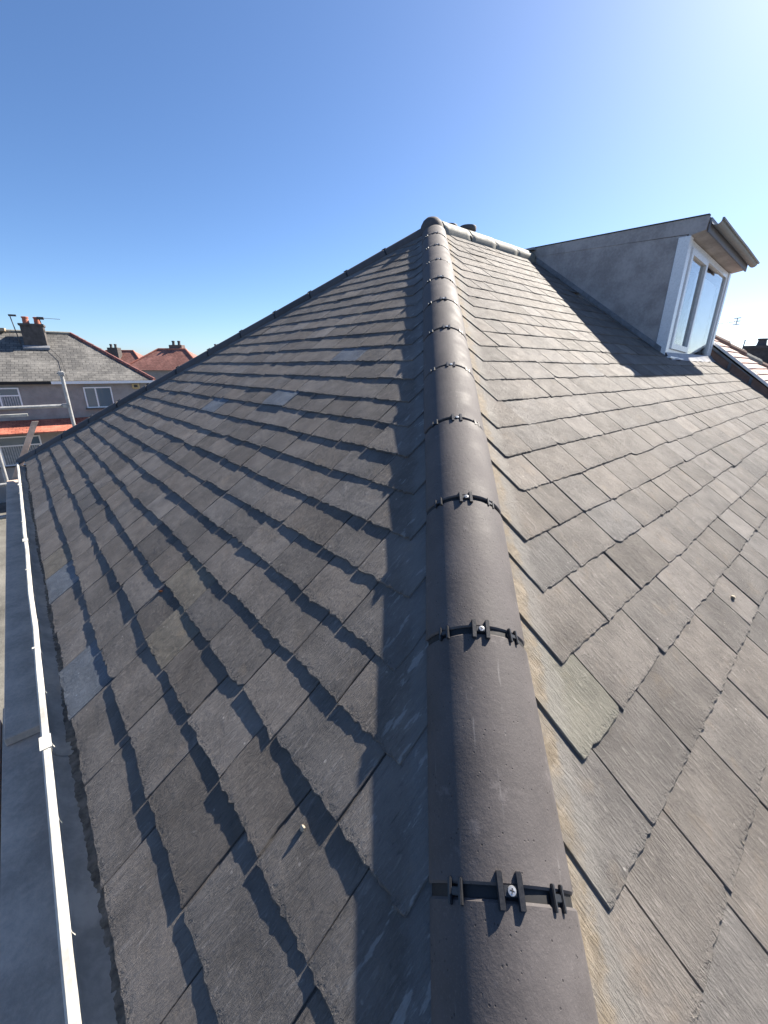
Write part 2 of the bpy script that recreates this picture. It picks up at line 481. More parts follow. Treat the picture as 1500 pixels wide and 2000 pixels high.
def lay(PF, flip, parent, s_eave, a_min, a_max, near_off, specials, wide, skip, seed, ntail):
    rng = random.Random(seed)
    todo = []
    st = s_eave; row = 0
    while st > .12:
        # slow wander of the course line
        lo = -CP * st + rng.uniform(*near_off) if a_min is None else a_min
        hi = CP * st - rng.uniform(.16, .24) if a_max is None else a_max
        a = lo; ph = rng.uniform(0, 6.28)
        first = True
        while a < hi - .03:
            w = rng.uniform(*wide)
            if row == 0 and wide[0] > .2: w = .345 + rng.gauss(0, .008)
            if first and rng.random() < .5: w *= rng.uniform(.75, 1.1)
            b = min(a + w, hi)
            if hi - b < .09: b = hi
            sw = st + .0035 * math.sin(a * 1.7 + ph) + .002 * math.sin(a * 4.1 + ph * 2)
            if not skip(a, b, sw):
                todo.append((a, b, sw))
            a = b; first = False
        st -= GAUGE + rng.gauss(0, .0012); row += 1
    infos = []
    for a, b, s in todo:
        c = [project(PF(x, y, .01)) for x, y in ((a, s - GAUGE), (b, s - GAUGE), (b, s), (a, s))]
        area = 0
        if all(c) and any(-20 < p[0] < 1520 and -20 < p[1] < 2020 for p in c):
            cl = [(min(1500, max(0, p[0])), min(2000, max(0, p[1]))) for p in c]
            area = abs(sum(cl[i][0] * cl[(i + 1) % 4][1] - cl[(i + 1) % 4][0] * cl[i][1] for i in range(4))) / 2
        infos.append((area, a, b, s))
    infos.sort(key=lambda t: -t[0])
    rest = []
    for i, (area, a, b, s) in enumerate(infos):
        k = 16 if i < 130 else (9 if i < 300 else 5)
        sp = None
        for (sa, ss, kind) in specials:
            if a <= sa < b and s - GAUGE <= ss < s: sp = kind
        r2 = random.Random(int((a * 1000 + s * 77777)) & 0xffffff)
        gm = slate_geom(PF, flip, a, b, s, r2, k, .01, .01 if a_max is None else None, ntail, sp)
        if gm is None: continue
        if i < 300 and area > 60:
            me = slate_mesh([gm]); o = bpy.data.objects.new('slate', me); COL.objects.link(o); adopt(o, parent)
        else: rest.append(gm)
    if rest:
        o = bpy.data.objects.new('small_slates', slate_mesh(rest)); COL.objects.link(o); adopt(o, parent); o['kind'] = 'stuff'
    return len(todo)

lay(LP, False, hip_slope, SE, None, None, (.225, .275),
    [(-.692, 4.689, 'blue'), (-1.693, 4.699, 'blue'), (-1.288, 2.479, 'blue'), (-.029, 3.167, 'blue'), (-.778, 2.987, 'blue'), (-.361, 4.683, 'pale'), (-2.0, 4.26, 'pale')],
    (.215, .335), lambda a, b, s: False, 3, .0140)
lay(RP, True, main_slope, 3.751 + 6 * GAUGE, None, 4.08, (.29, .37),
    [(-2.85, 4.015, 'green')], (.19, .345),
    lambda a, b, s: (b > 2.0 and s < 2.28), 5, .0140)

# under-eave course so the gutter side shows a doubled edge
q = MB(); q.prism([LP(-3.9, SE - .2, -.012), LP(-3.9, SE - .012, -.006), LP(3.9, SE - .012, -.006), LP(3.9, SE - .2, -.012)], (0, 0, -.006))
q.build('eaves_undercourse', 'deck', hip_slope)

# hip tiles
HD = Vector((-1, -1, -T)).normalized(); HE = Vector((1, -1, 0)).normalized(); HN = HD.cross(HE)
FD = Vector((-1, 1, -T)).normalized(); FE = Vector((-1, -1, 0)).normalized(); FN = FE.cross(-FD)
TL, PITCH_ = .465, .482
def profile(w, h, z0, skirt, n):
    """shallow arc of half width w and rise h above z0, with short skirts"""
    R = (w * w + h * h) / (2 * h); a0 = math.asin(w / R); p = [(-w - .001, skirt)]
    for i in range(n + 1):
        t = -a0 + 2 * a0 * i / n
        p.append((R * math.sin(t), z0 + h - R + R * math.cos(t)))
    p.append((w + .001, skirt)); return p
def tile_mesh(name, w, h, z0, skirt, length, th=.014, n=22, seg=6):
    out = profile(w, h, z0, skirt, n); inn = profile(w - th, h - th, z0, skirt, n)
    k = len(out); b = MB(); rows = []
    ys = [-.003 + .003] + [length * i / seg for i in range(1, seg)] + [length]
    def row(pr, y, dz=0.0, sc_=1.0):
        o = len(b.v); b.v += [(x * sc_, y, z * 1.0 + dz) for x, z in pr]; return o
    r = [row(out, 0, -.003, .985), row(out, .004)] + [row(out, y) for y in ys[1:-1]] + [row(out, length - .004), row(out, length, -.003, .985)]
    for a_, c_ in zip(r, r[1:]):
        b.f += [(a_ + i, a_ + i + 1, c_ + i + 1, c_ + i) for i in range(k - 1)]
    i0, i1 = row(inn, .001), row(inn, length - .001)
    b.f += [(i1 + i, i1 + i + 1, i0 + i + 1, i0 + i) for i in range(k - 1)]
    b.f += [(r[0] + i + 1, r[0] + i, i0 + i, i0 + i + 1) for i in range(k - 1)]
    b.f += [(r[-1] + i, r[-1] + i + 1, i1 + i + 1, i1 + i) for i in range(k - 1)]
    b.f += [(r[0], r[-1], i1, i0), (r[-1] + k - 1, r[0] + k - 1, i0 + k - 1, i1 + k - 1)]
    me = b.mesh(name); me.polygons.foreach_set('use_smooth', [True] * len(me.polygons))
    try: me.set_sharp_from_angle(angle=math.radians(35))
    except Exception: pass
    return me
me_tile = tile_mesh('hip_tile', .130, .085, -.037, -.055, TL)
me_tile.materials.append(M['hip'])
me_seal = tile_mesh('joint_seal', .1245, .0785, -.037, -.055, .06, .006, 18, 2)
me_seal.materials.append(M['seal'])
me_ridge = tile_mesh('ridge_tile', .125, .10, -.028, -.085, TL)
me_ridge.materials.append(M['ridge'])

def clip_mesh(rail_l, rail_w, gap, hgt, webw):
    b = MB()
    for s in (-1, 1):
        b.box((s * gap / 2 - rail_w / 2, -rail_l / 2, -.004), (s * gap / 2 + rail_w / 2, rail_l / 2, hgt))
    b.box((-gap / 2 + rail_w / 2 - .0005, -webw / 2, -.012), (gap / 2 - rail_w / 2 + .0005, webw / 2, hgt * .62))
    import bmesh
    me = b.mesh('clip'); bm = bmesh.new(); bm.from_mesh(me); bmesh.ops.recalc_face_normals(bm, faces=bm.faces)
    bmesh.ops.bevel(bm, geom=list(bm.edges), offset=.0013, segments=2, affect='EDGES'); bm.to_mesh(me); bm.free()
    me.materials.append(M['clip']); return me
me_cc = clip_mesh(.050, .0105, .033, .0066, .015)
me_sc = clip_mesh(.036, .0062, .021, .0058, .011)
sb = MB(); sb.lathe((0, 0, 0), [(.0068, 0), (.0072, .0012), (.0066, .0024), (.0035, .0029)], 20)
me_screw = sb.mesh('screw'); me_screw.materials.append(M['steel'])
sb = MB()
for s in range(2):
    lo, hi = ((-.0038, -.0008, .0024), (.0038, .0008, .0033)) if s == 0 else ((-.0008, -.0038, .0023), (.0008, .0038, .0032))
    sb.box(lo, hi)
me_slot = sb.mesh('screw_recess'); me_slot.materials.append(M['seal'])

def frame(P, E, Dn, N):
    m_ = Matrix((E, -Dn, N)).transposed().to_4x4(); m_.translation = P; return m_
def lmesh(name, me, parent, mw):
    o = bpy.data.objects.new(name, me); COL.objects.link(o); o.matrix_basis = mw; adopt(o, parent); return o

RA = (.13 ** 2 + .085 ** 2) / .17
def hip_run(E, Dn, N, t_start, joints_to, detail, rng, name='hip_tile', me=me_tile, origin=Vector((0, 0, .0)), total=6.26):
    t = t_start; i = 0
    while t < total - .05:
        wob = Matrix.Translation((rng.gauss(0, .0014), 0, rng.gauss(0, .0012))) @ Matrix.Rotation(rng.gauss(0, .004), 4, 'Z') @ Matrix.Rotation(rng.gauss(0, .0025), 4, 'X')
        ln = min(TL, total - t)
        mw = frame(origin + Dn * (t + PITCH_ - .0085), E, Dn, N) @ wob
        if ln < TL - .02:
            mw = frame(origin + Dn * total, E, Dn, N) @ wob @ Matrix.Diagonal((1, ln / TL, 1, 1))
        o = lmesh(name, me, house, mw)
        # joint at the lower end
        if t + PITCH_ < total - .02 and detail:
            J = frame(origin + Dn * (t + PITCH_), E, Dn, N)
            lmesh('joint_seal', me_seal, o, J @ Matrix.Translation((0, -.03, 0)))
            for ang, mm in ((0, me_cc), (-38, me_sc), (36, me_sc)):
                if detail == 1 and ang: continue
                a_ = math.radians(ang)
                x, z = RA * math.sin(a_), .048 - RA + RA * math.cos(a_)
                sg = rng.gauss(0, .03)
                mc = J @ Matrix.Translation((x, rng.gauss(0, .0015), z)) @ Matrix.Rotation(a_, 4, 'Y') @ Matrix.Rotation(sg, 4, 'Z')
                cobj = lmesh('clip', mm, o, mc)
                if mm is me_cc:
                    ms = mc @ Matrix.Translation((.002, 0, .0042)) @ Matrix.Rotation(rng.uniform(0, 1.5), 4, 'Z')
                    lmesh('screw', me_screw, o, ms)
                    if t > 3.5: lmesh('screw_recess', me_slot, o, ms)
        t += PITCH_; i += 1
rh = random.Random(11)
hip_run(HE, HD, HN, 5.342 - 11 * PITCH_, 99, 2, rh, origin=HE * .009)
hip_run(FE, FD, FN, .10, 99, 1, rh)
# ridge
me_rs = Vector((1, 0, 0)); x = .05
for i in range(9):
    mw = frame(Vector((x, 0, rh.gauss(0, .002))), Vector((0, -1, 0)), Vector((-1, 0, 0)), Vector((0, 0, 1))) @ Matrix.Rotation(rh.gauss(0, .006), 4, 'Z')
    o = lmesh('ridge_tile', me_ridge, house, mw)
    if x < 1.9:
        lmesh('joint_seal', me_seal, o, frame(Vector((x + .473, 0, .016)), Vector((0, -1, 0)), Vector((-1, 0, 0)), Vector((0, 0, 1))) @ Matrix.Translation((0, -.03, 0)))
    x += PITCH_

# bedded cap where the two hips meet the ridge
b = MB(); b.lathe((-.02, 0, -.16), [(.150, 0), (.138, .10), (.122, .165), (.098, .21), (.062, .238), (.022, .248)], 28)
b.build('apex_cap', 'hip', house, smooth=True)
# fascia, soffit and gutter along the hip end
q = MB(); q.box((-3.905, -3.9, -2.90), (-3.880, 3.9, -2.722)); q.build('fascia', 'white', house)
q = MB(); q.box((-3.878, -3.88, -2.905), (-3.664, 3.88, -2.885)); q.build('soffit', 'white', house)
def gutter(name, y0, y1, cx, cz, r, parent, mat='pvc_grey', axis='y', lip=True, drop=None):
    pr = []
    nseg = 16
    for i in range(nseg + 1):
        t = math.pi * i / nseg
        pr.append((math.cos(t) * r, -math.sin(t) * r * .95))
    pr_o = [(r + .012, .004), (r + .012, -.006), (r + .004, -.008)] + [(x * (r + .004) / r, z * (r + .004) / r) for x, z in pr] + [(-r - .004, -.008), (-r - .020, -.008), (-r - .024, .006), (-r - .018, .014), (-r - .004, .015)]
    pr_i = list(reversed(pr))
    loop = pr_o + [(-r + .001, .010)] + pr_i + [(r, .004)]
    b = MB(); k = len(loop); ns = max(2, int(abs(y1 - y0) / .4)); rngg = random.Random(4)
    for j in range(ns + 1):
        y = y0 + (y1 - y0) * j / ns; wz = rngg.gauss(0, .0016); wx = rngg.gauss(0, .0016)
        b.v += [((cx - x * -1 + wx, y, cz + z + wz) if axis == 'y' else (y, cx - x * -1 + wx, cz + z + wz + (drop(y) if drop else 0))) for x, z in loop]
    b.f = [(j * k + i, j * k + (i + 1) % k, (j + 1) * k + (i + 1) % k, (j + 1) * k + i) for j in range(ns) for i in range(k)]
    b.f += [tuple(range(k)), tuple(range(ns * k, ns * k + k))]
    return b.build(name, mat, parent, smooth=True)
GX, GZT, GR = -3.968, -2.738, .066
gt = gutter('gutter', -3.98, 3.93, GX, GZT, GR, house)
gutter('gutter', -3.95, 4.08, GX - .008, GZT - .003, GR, house, axis='x')
q = MB(); q.box((-3.872, -3.905, -2.90), (4.08, -3.882, -2.726)); q.build('fascia', 'white', house)
# silt lying in the gutter
b = MB(); rng = random.Random(21); ns = 900
for j in range(ns + 1):
    y = -3.9 + 7.75 * j / ns
    dep = .026 + .003 * mnoise.noise(Vector((y * 1.7, 0, 0))) + .0015 * mnoise.noise(Vector((y * 11, 3, 0)))
    for i in range(9):
        u = i / 8; zz = -GR * .95 + dep - .022 + .036 * max(0, u - .45) + .0032 * mnoise.noise(Vector((y * 75, u * 9, 1)))
        xx = -.052 + .104 * u
        b.v.append((GX + xx, y, GZT + min(zz, -.012)))
b.f = [(j * 9 + i, j * 9 + i + 1, (j + 1) * 9 + i + 1, (j + 1) * 9 + i) for j in range(ns) for i in range(8)]
o = b.build('gutter_silt', 'dirt', house, fix=False); o['kind'] = 'stuff'
for y in (-2.02, .35, 2.4):
    u = MB(); prw = GR + .007
    pts = [(GX + math.cos(t) * prw, GZT - math.sin(t) * prw * .97) for t in [math.pi * i / 14 for i in range(15)]]
    pin = [(GX + math.cos(t) * (GR - .003), GZT - math.sin(t) * (GR - .003) * .95) for t in [math.pi * i / 14 for i in range(15)]]
    lp = pts + [(GX - GR - .028, GZT + .018), (GX - GR + .006, GZT + .018)] + list(reversed(pin))
    u.prism([(x, y, z) for x, z in lp], (0, .07, 0)); u.build('gutter_union', 'pvc_grey', gt)
for y in (-1.3, -.25, .9, 2.0, 3.0):
    u = MB(); u.box((GX - GR - .026, y, GZT - .012), (GX - GR - .004, y + .014, GZT + .0165)); u.build('gutter_bracket', 'pvc_grey', gt)

# ------------------------------------------------------------------ dormer (part of the house)
DX0, DX1, DY = 1.97, 4.02, -1.90
def droop(x): return -.045 * (x - DX0)
def roofz(y): return .105 + (y - .01) * .0247           # the nearly flat dormer roof falls gently to the front
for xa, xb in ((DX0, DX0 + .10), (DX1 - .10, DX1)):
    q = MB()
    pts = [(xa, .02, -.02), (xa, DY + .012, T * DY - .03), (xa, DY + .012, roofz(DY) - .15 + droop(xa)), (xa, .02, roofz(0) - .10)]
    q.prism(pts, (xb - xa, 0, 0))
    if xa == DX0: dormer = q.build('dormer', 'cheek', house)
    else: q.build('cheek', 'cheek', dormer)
# roof slab
b = MB()
prof = [(.10, roofz(.1)), (-2.045, roofz(-2.045)), (-2.06, roofz(-2.05) - .012), (-2.05, roofz(-2.05) - .13), (DY - .004, roofz(-2.05) - .16), (DY - .004, roofz(DY) - .145), (.10, roofz(.1) - .105)]
xs = [DX0 - .004, DX0 + .5, DX0 + 1.0, DX0 + 1.5, DX1 + .06]
for x in xs:
    b.v += [(x, y, z + (droop(x) * min(1, max(0, -y / 2)))) for y, z in prof]
k = len(prof)
b.f = [(j * k + i, j * k + (i + 1) % k, (j + 1) * k + (i + 1) % k, (j + 1) * k + i) for j in range(len(xs) - 1) for i in range(k)] + [tuple(range(k)), tuple(range((len(xs) - 1) * k, len(xs) * k))]
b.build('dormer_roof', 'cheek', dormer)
b = MB()                                            # felt edge on the verge
b.box((DX0 - .012, -2.052, 0), (DX0 + .05, .08, .010), lambda x, y, z: (x, y, roofz(y) + .002 + z)); b.build('verge_trim', 'felt', dormer)
b = MB()                                            # fascia
b.box((DX0 + .02, -2.078, 0), (DX1 + .05, -2.063, .13), lambda x, y, z: (x, y, roofz(-2.05) - .15 + z + droop(x))); b.build('fascia', 'soffit', dormer)
gutter('gutter', DX0 + .0, DX1 + .08, -2.130, -.005, .042, dormer, 'gutter_grey', 'x', drop=droop)
# corner posts, window
def dp(x, y, z): return (x, y, z + droop(x))
b = MB(); b.box((DX0 - .012, DY - .03, -1.315), (DX0 + .09, DY + .085, -.105), dp); b.build('corner_post', 'white', dormer, bevel=.003)
b = MB(); b.box((DX1 - .075, DY - .03, -1.315), (DX1 + .012, DY + .12, -.105), dp); b.build('corner_post', 'white', dormer, bevel=.003)
WX0, WX1, WZ0, WZ1 = DX0 + .092, DX1 - .078, -1.285, -.115
b = MB()
b.box((WX0, DY - .015, WZ0), (WX0 + .06, DY + .05, WZ1), dp); b.box((WX1 - .06, DY - .015, WZ0), (WX1, DY + .05, WZ1), dp)
b.box((WX0 + .0605, DY - .015, WZ0), (WX1 - .0605, DY + .05, WZ0 + .065), dp); b.box((WX0 + .0605, DY - .015, WZ1 - .065), (WX1 - .0605, DY + .05, WZ1), dp)
MU = 2.86
b.box((MU - .04, DY - .0145, WZ0 + .0655), (MU + .04, DY + .0495, WZ1 - .0655), dp)
wf = b.build('window_frame', 'white', dormer)
b = MB(); x0, x1, z0, z1 = WX0 + .064, MU - .044, WZ0 + .069, WZ1 - .069
for lo, hi in (((x0, z0), (x0 + .06, z1)), ((x1 - .06, z0), (x1, z1)), ((x0 + .0605, z0), (x1 - .0605, z0 + .06)), ((x0 + .0605, z1 - .06), (x1 - .0605, z1))):
    b.box((lo[0], DY - .035, lo[1]), (hi[0], DY + .03, hi[1]), dp)
b.build('casement', 'white', dormer)
b = MB(); b.box((x0 + .055, DY - .004, z0 + .055), (x1 - .055, DY + .002, z1 - .055), dp); b.build('pane', 'glass', dormer)
b = MB(); b.box((MU + .035, DY + .006, WZ0 + .06), (WX1 - .055, DY + .012, WZ1 - .06), dp); b.build('pane', 'glass', dormer)
b = MB(); b.box((WX0 + .01, DY + .085, WZ0 + .03), (MU - .45, DY + .09, WZ1 - .25), dp); b.box((MU - .02, DY + .085, WZ0 + .03), (WX1 - .02, DY + .09, WZ1 - .16), dp)
b.build('blind', 'blind', dormer)
b = MB(); b.box((WX0 - .02, DY + .6, WZ0 - .05), (WX1 + .02, DY + .62, WZ1 + .05), dp); b.build('room_back', 'room', dormer)
b = MB(); b.box((DX0 - .02, DY - .10, -1.335), (DX1 + .03, DY + .03, -1.312), dp); b.build('sill', 'white', dormer, bevel=.003)
# lead apron under the sill
b = MB(); ns = 30; rng = random.Random(9)
for i in range(ns + 1):
    x = DX0 - .005 + (DX1 - DX0 + .09) * i / ns
    for (y, z) in ((DY - .02, -1.336 + droop(x)), (DY - .035, T * (DY - .03) + .045), (DY - .06, T * (DY - .06) + .03), (DY - .12 + .012 * math.sin(i * 1.3), T * (DY - .12) + .020 + rng.gauss(0, .003))):
        b.v.append((x, y, z))
b.f = [(i * 4 + j, (i + 1) * 4 + j, (i + 1) * 4 + j + 1, i * 4 + j + 1) for i in range(ns) for j in range(3)]
b.build('apron_flashing', 'lead', dormer, smooth=True)
b = MB(); b.box((DX0 - .018, -1.88, 0), (DX0 - .001, -.02, .06), lambda x, y, z: (x, y, T * y + z + .01)); b.build('side_flashing', 'lead', dormer)
b = MB(); b.box((DX0 - .08, -.10, .085), (DX0 + .14, .14, .112), lambda x, y, z: (x, y, z + x * 0 - abs(y) * .12)); b.build('ridge_saddle', 'lead', dormer)

# chimney on the rear slope: only the pot tops clear the ridge
ch = MB(); ch.box((1.35, 1.0, -1.6), (2.55, 1.5, .28)); ch.box((1.30, .95, .2801), (2.60, 1.55, .36)); ch.build('chimney_stack', 'soot', house)
for px, h in ((1.645, .215), (2.10, .285)):
    c_ = MB(); c_.lathe((px, 1.22, .36), [(.135, 0), (.13, .05), (.115, h - .07), (.130, h - .06), (.135, h - .02), (.125, h), (.10, h), (.095, h - .15)], 24)
    c_.build('chimney_pot', 'dark_pot', house, smooth=True)

# ------------------------------------------------------------------ neighbour's tiled roof beyond the slate edge
nb = empty('tiled_neighbour_house', (6, -2, GZ), 'house with pale pink tiled roof rising behind the dormer window', 'house')
def nz(y): return -1.081 + .77 * (y + 1.889)
def hipx(y): return 4.853 + (-1.88 - y) / .44
b = MB(); b.box((4.13, -3.6, GZ), (9.0, 3.6, -2.9)); b.build('wall', 'render', nb)
b = MB(); b.prism([(4.13, -1.55, nz(-1.55) - .03), (4.13, -3.9, nz(-3.9) - .03), (hipx(-3.9) - .02, -3.9, nz(-3.9) - .03), (hipx(-1.55) - .02, -1.55, nz(-1.55) - .03)], (0, 0, -.04)); tslope = b.build('tiled_slope', 'deck', nb)
b = MB(); b.prism([(hipx(-1.55), -1.55, nz(-1.55) - .05), (hipx(-3.9), -3.9, nz(-3.9) - .05), (hipx(-3.9) + .6, 3.5, nz(-3.9) - .05), (4.3, 3.5, -1.9)], (0, 0, -.04)); b.build('far_slope', 'tile_brown', nb)
b = MB(); b.box((4.105, -3.9, 0), (4.128, -1.5, 1), lambda x, y, z: (x, y, (nz(y) - .035) if z else T * y - .05)); b.build('party_upstand', 'lead', nb)
kn = math.hypot(1, .77); rng = random.Random(31); tg = .131
y = -1.56
while y > -3.9:
    yb = y - tg / kn
    x = 4.10; first = True
    while x < hipx((y + yb) / 2) - .04:
        w = .33 if not first else rng.choice((.33, .17)); xe = min(x + w, hipx((y + yb) / 2))
        if x < 7.5:
            t_ = MB(); j = rng.gauss(0, .0015)
            t_.add([(x + .001, y + .06, nz(y + .06) + .004), (xe - .001, y + .06, nz(y + .06) + .004), (xe - .001, yb, nz(yb) + .030 + j), (x + .001, yb, nz(yb) + .030 + j),
                    (xe - .001, yb, nz(yb) + .006 + j), (x + .001, yb, nz(yb) + .006 + j), (xe - .001, y + .06, nz(y + .06) - .012), (x + .001, y + .06, nz(y + .06) - .012)],
                   [(0, 3, 2, 1), (3, 5, 4, 2), (0, 7, 5, 3), (1, 2, 4, 6)])
            t_.build('roof_tile', 'tile_pink', tslope)
        x = xe; first = False
    y = yb
b = MB(); b.box((4.085, -3.9, 0), (4.10, -1.5, .04), lambda x, y, z: (x, y, nz(y) - .005 + z)); b.build('verge_strip', 'white', nb)
i = 0; y = -1.56
while y > -3.8:                                   # hip tiles down the right hand edge
    a_, c_ = Vector((hipx(y), y, nz(y) - .02)), Vector((hipx(y - .17), y - .17, nz(y - .17) - .01))
    t_ = MB(); t_.tube(a_, c_, .075, 12, .085); t_.build('hip_tile', 'tile_brown' if i % 3 else 'ridge', nb); y -= .172; i += 1
# brown tiles laid on edge along the joint between the roofs
y = -1.62
while y > -3.6:
    t_ = MB(); L = .25
    t_.add([(4.085, y, T * y + .055), (4.105, y, T * y + .125), (4.105, y - L, T * (y - L) + .105), (4.085, y - L, T * (y - L) + .045),
            (4.055, y, T * y + .012), (4.055, y - L, T * (y - L) + .012)], [(0, 3, 2, 1), (4, 5, 3, 0), (0, 1, 4), (3, 5, 2)])
    t_.build('edge_tile', 'tile_brown', nb); y -= .287

# ------------------------------------------------------------------ far house with a chimney at the right edge
fr = empty('distant_house', (16, 0, GZ), 'distant shaded house with two chimney pots at the right edge', 'house')
b = MB(); b.box((12.8, -3.6, GZ), (22, 3.4, -3.4)); b.build('wall', 'render', fr)
b = MB(); b.add([(13.6, -.6, -1.25), (21.5, -.6, -1.25), (22.3, -3.9, -3.5), (12.5, -3.9, -3.5), (12.5, 3.7, -3.5), (22.3, 3.7, -3.5)], [(0, 3, 2, 1), (0, 1, 5, 4), (0, 4, 3), (1, 2, 5), (3, 4, 5, 2)])
b.build('roof', make_course_mat('distant_slates', (.10, .10, .10), (.16, .155, .15), (.03, .03, .03), (1, 0, 0), (0, -.83, -.56), .3, .2), fr)
b = MB(); b.box((15.45, -1.75, -2.3), (16.7, -.42, -.80)); b.box((15.40, -1.80, -.8), (16.75, -.37, -.70)); b.build('chimney_stack', 'soot', fr)
for (px, py) in ((15.72, -.80), (15.72, -1.27)):
    c_ = MB(); c_.lathe((px, py, -.70), [(.15, 0), (.13, .05), (.115, .17), (.14, .19), (.14, .23), (.10, .235), (.09, .1)], 16); c_.build('chimney_pot', 'dark_pot', fr, smooth=True)
def aerial(name, base, top, tip, label, panel=False, group=None):
    o = empty(name, base, label, 'aerial')
    b = MB(); b.tube(base, top, .018, 8); b.build('mast', 'tube', o)
    b = MB(); b.tube(top, tip, .012, 8); b.build('boom', 'tube', o)
    top, tip = Vector(top), Vector(tip); d = (tip - top).normalized(); side = d.cross(Vector((0, 0, 1))).normalized()
    L = (tip - top).length
    b = MB(); nel = 7
    for i in range(nel):
        c = top + d * (L * (i + .5) / nel); hl = .12 - .006 * i
        b.tube(c - side * hl, c + side * hl, .006, 6)
    b.build('elements', 'tube', o)
    if panel:
        b = MB(); c = tip - d * .02
        for dz in (-.10, 0, .10): b.tube(c - side * .13 + Vector((0, 0, dz)), c + side * .13 + Vector((0, 0, dz)), .014, 6)
        b.tube(c + Vector((0, 0, -.11)), c + Vector((0, 0, .11)), .014, 6); b.build('reflector', 'tube', o)
    return o
aerial('tv_aerial', (14.55, .70, -2.15), (14.55, .70, -.03), (15.45, -.02, .10), 'tv aerial on a bent arm sticking out right of the dormer window', True)
aerial('tv_aerial', (15.40, -.36, -1.35), (15.56, -.36, -.50), (15.05, .05, -.56), 'thin tv aerial beside the dark chimney at the right edge')

# ------------------------------------------------------------------ pebbledashed houses across the yard (left)
O_ = Vector((-2.035, 22.696, 0)); an = math.radians(-8)
Du = Vector((math.cos(an), math.sin(an), 0)); Wv = Vector((-math.sin(an), math.cos(an), 0))       # along the wall, away from us
def HA(u, w, z): v = O_ + Du * u + Wv * w; return (v.x, v.y, z)
ta = empty('pebbledash_house', HA(0, 3, GZ), 'grey pebbledash house with slate hip roof across the yard', 'house')
b = MB(); b.box((-9, 0, GZ), (3.8, 6.6, -2.2), HA); b.build('wall', 'render', ta)
sv = (Wv * -.839); A_SL = make_course_mat('pale_weathered_slates', (.10, .097, .092), (.17, .163, .15), (.04, .04, .04), tuple(Du), (sv.x, sv.y, -.545), .30, .19)
rz = .16
b = MB(); b.add([HA(-9, 3.32, rz), HA(.66, 3.32, rz), HA(4.05, -.2, -2.19), HA(-9, -.2, -2.19), HA(4.05, 6.94, -2.19), HA(-9, 6.94, -2.19)], [(0, 3, 2, 1), (0, 1, 4, 5), (1, 2, 4), (0, 5, 3)])
b.build('roof', A_SL, ta)
b = MB(); b.tube(HA(-9, 3.32, rz), HA(.66, 3.32, rz), .10, 10); b.build('ridge', 'ridge', ta)
for i in range(11):
    p0, p1 = Vector(HA(.66, 3.32, rz + .01)), Vector(HA(4.05, -.2, -2.17)); t0, t1 = i / 11, (i + .97) / 11
    b = MB(); b.tube(p0.lerp(p1, t0), p0.lerp(p1, t1), .085, 10, .10); b.build('hip_tile', 'red_trim', ta)
b = MB(); b.box((-9, -.26, -2.33), (-.42, -.18, -2.205), HA); b.build('gutter', 'seal', ta)
b = MB(); b.box((-.40, -.27, -2.33), (4.06, -.18, -2.205), HA); b.build('gutter', 'white', ta)
b = MB(); b.box((-9, -.178, -2.30), (4.0, -.002, -2.24), HA); b.build('soffit', 'seal', ta)
b = MB(); b.box((-1.27, 2.1, -1.0), (-.36, 3.0, .40), HA); b.box((-1.32, 2.05, .4003), (-.31, 3.05, .50), HA); b.build('chimney_stack', 'soot', ta)
b = MB(); b.box((-1.35, 1.93, 0), (-.28, 2.098, .10), lambda x, y, z: HA(x, y, -2.19 + .649 * (y + .3) + .02 + z)); b.build('chimney_flashing', 'lead', ta)
for u in (-1.02, -.56):
    x, y, z = HA(u, 2.5, .5); c_ = MB(); c_.lathe((x, y, z), [(.15, 0), (.14, .05), (.125, .26), (.15, .28), (.15, .33), (.11, .34), (.10, .2)], 18); c_.build('chimney_pot', 'clay', ta, smooth=True)
b = MB()
for (u0, w0, z0), (u1, w1, z1) in ((((-.30, 2.0, -.62), (.12, 1.2, -1.15))), (((.12, 1.2, -1.15), (.28, -.30, -2.12)))): b.tube(HA(u0, w0, z0), HA(u1, w1, z1), .010, 6)
b.build('aerial_cable', 'seal', ta)
b = MB(); b.box((-3.2, 3.0, .16), (-2.0, 3.5, .30), HA); b.build('roof_light', 'fresh_timber', ta)
def win(parent, u0, u1, z0, z1, mulls, trans=None, blinds=None, w=0.0):
    b = MB(); f = .06; d0, d1 = w - .05, w + .03
    b.box((u0, d0, z0), (u0 + f, d1, z1), HA); b.box((u1 - f, d0, z0), (u1, d1, z1), HA)
    b.box((u0 + f, d0, z0), (u1 - f, d1, z0 + f), HA); b.box((u0 + f, d0, z1 - f), (u1 - f, d1, z1), HA)
    for mu in mulls: b.box((mu - f / 2, d0 + .002, z0 + f), (mu + f / 2, d1 - .002, z1 - f), HA)
    if trans: b.box((u0 + f, d0 + .004, trans - f / 2), (u1 - f, d1 - .004, trans + f / 2), HA)
    wd = b.build('window', 'white', parent)
    ed = [u0 + f] + list(mulls) + [u1 - f]
    for a_, c_ in zip(ed, ed[1:]):
        b = MB(); b.box((a_ + .01, w - .03, z0 + f), (c_ - .01, w - .022, z1 - f), HA); b.build('pane', M['mirror'], wd)
    b = MB(); b.box((u0 - .08, w - .14, z0 - .06), (u1 + .08, w - .001, z0 - .002), HA); b.build('sill', 'soot', wd)
    if blinds:
        b = MB(); u = u0 + f + .02
        while u < u1 - f - .05: b.box((u, w - .044, z0 + f), (u + .05, w - .036, (trans or z1) - f * .6), HA); u += .09
        b.build('vertical_blind', 'curtain', wd)
mt, nt, bs_ = new_mat('reflecting_glass'); bs_.inputs['Base Color'].default_value = (.10, .15, .19, 1); bs_.inputs['Roughness'].default_value = .04; bs_.inputs['IOR'].default_value = 1.9
M['mirror'] = mt
win(ta, .80, 2.0, -3.53, -2.50, [1.30])
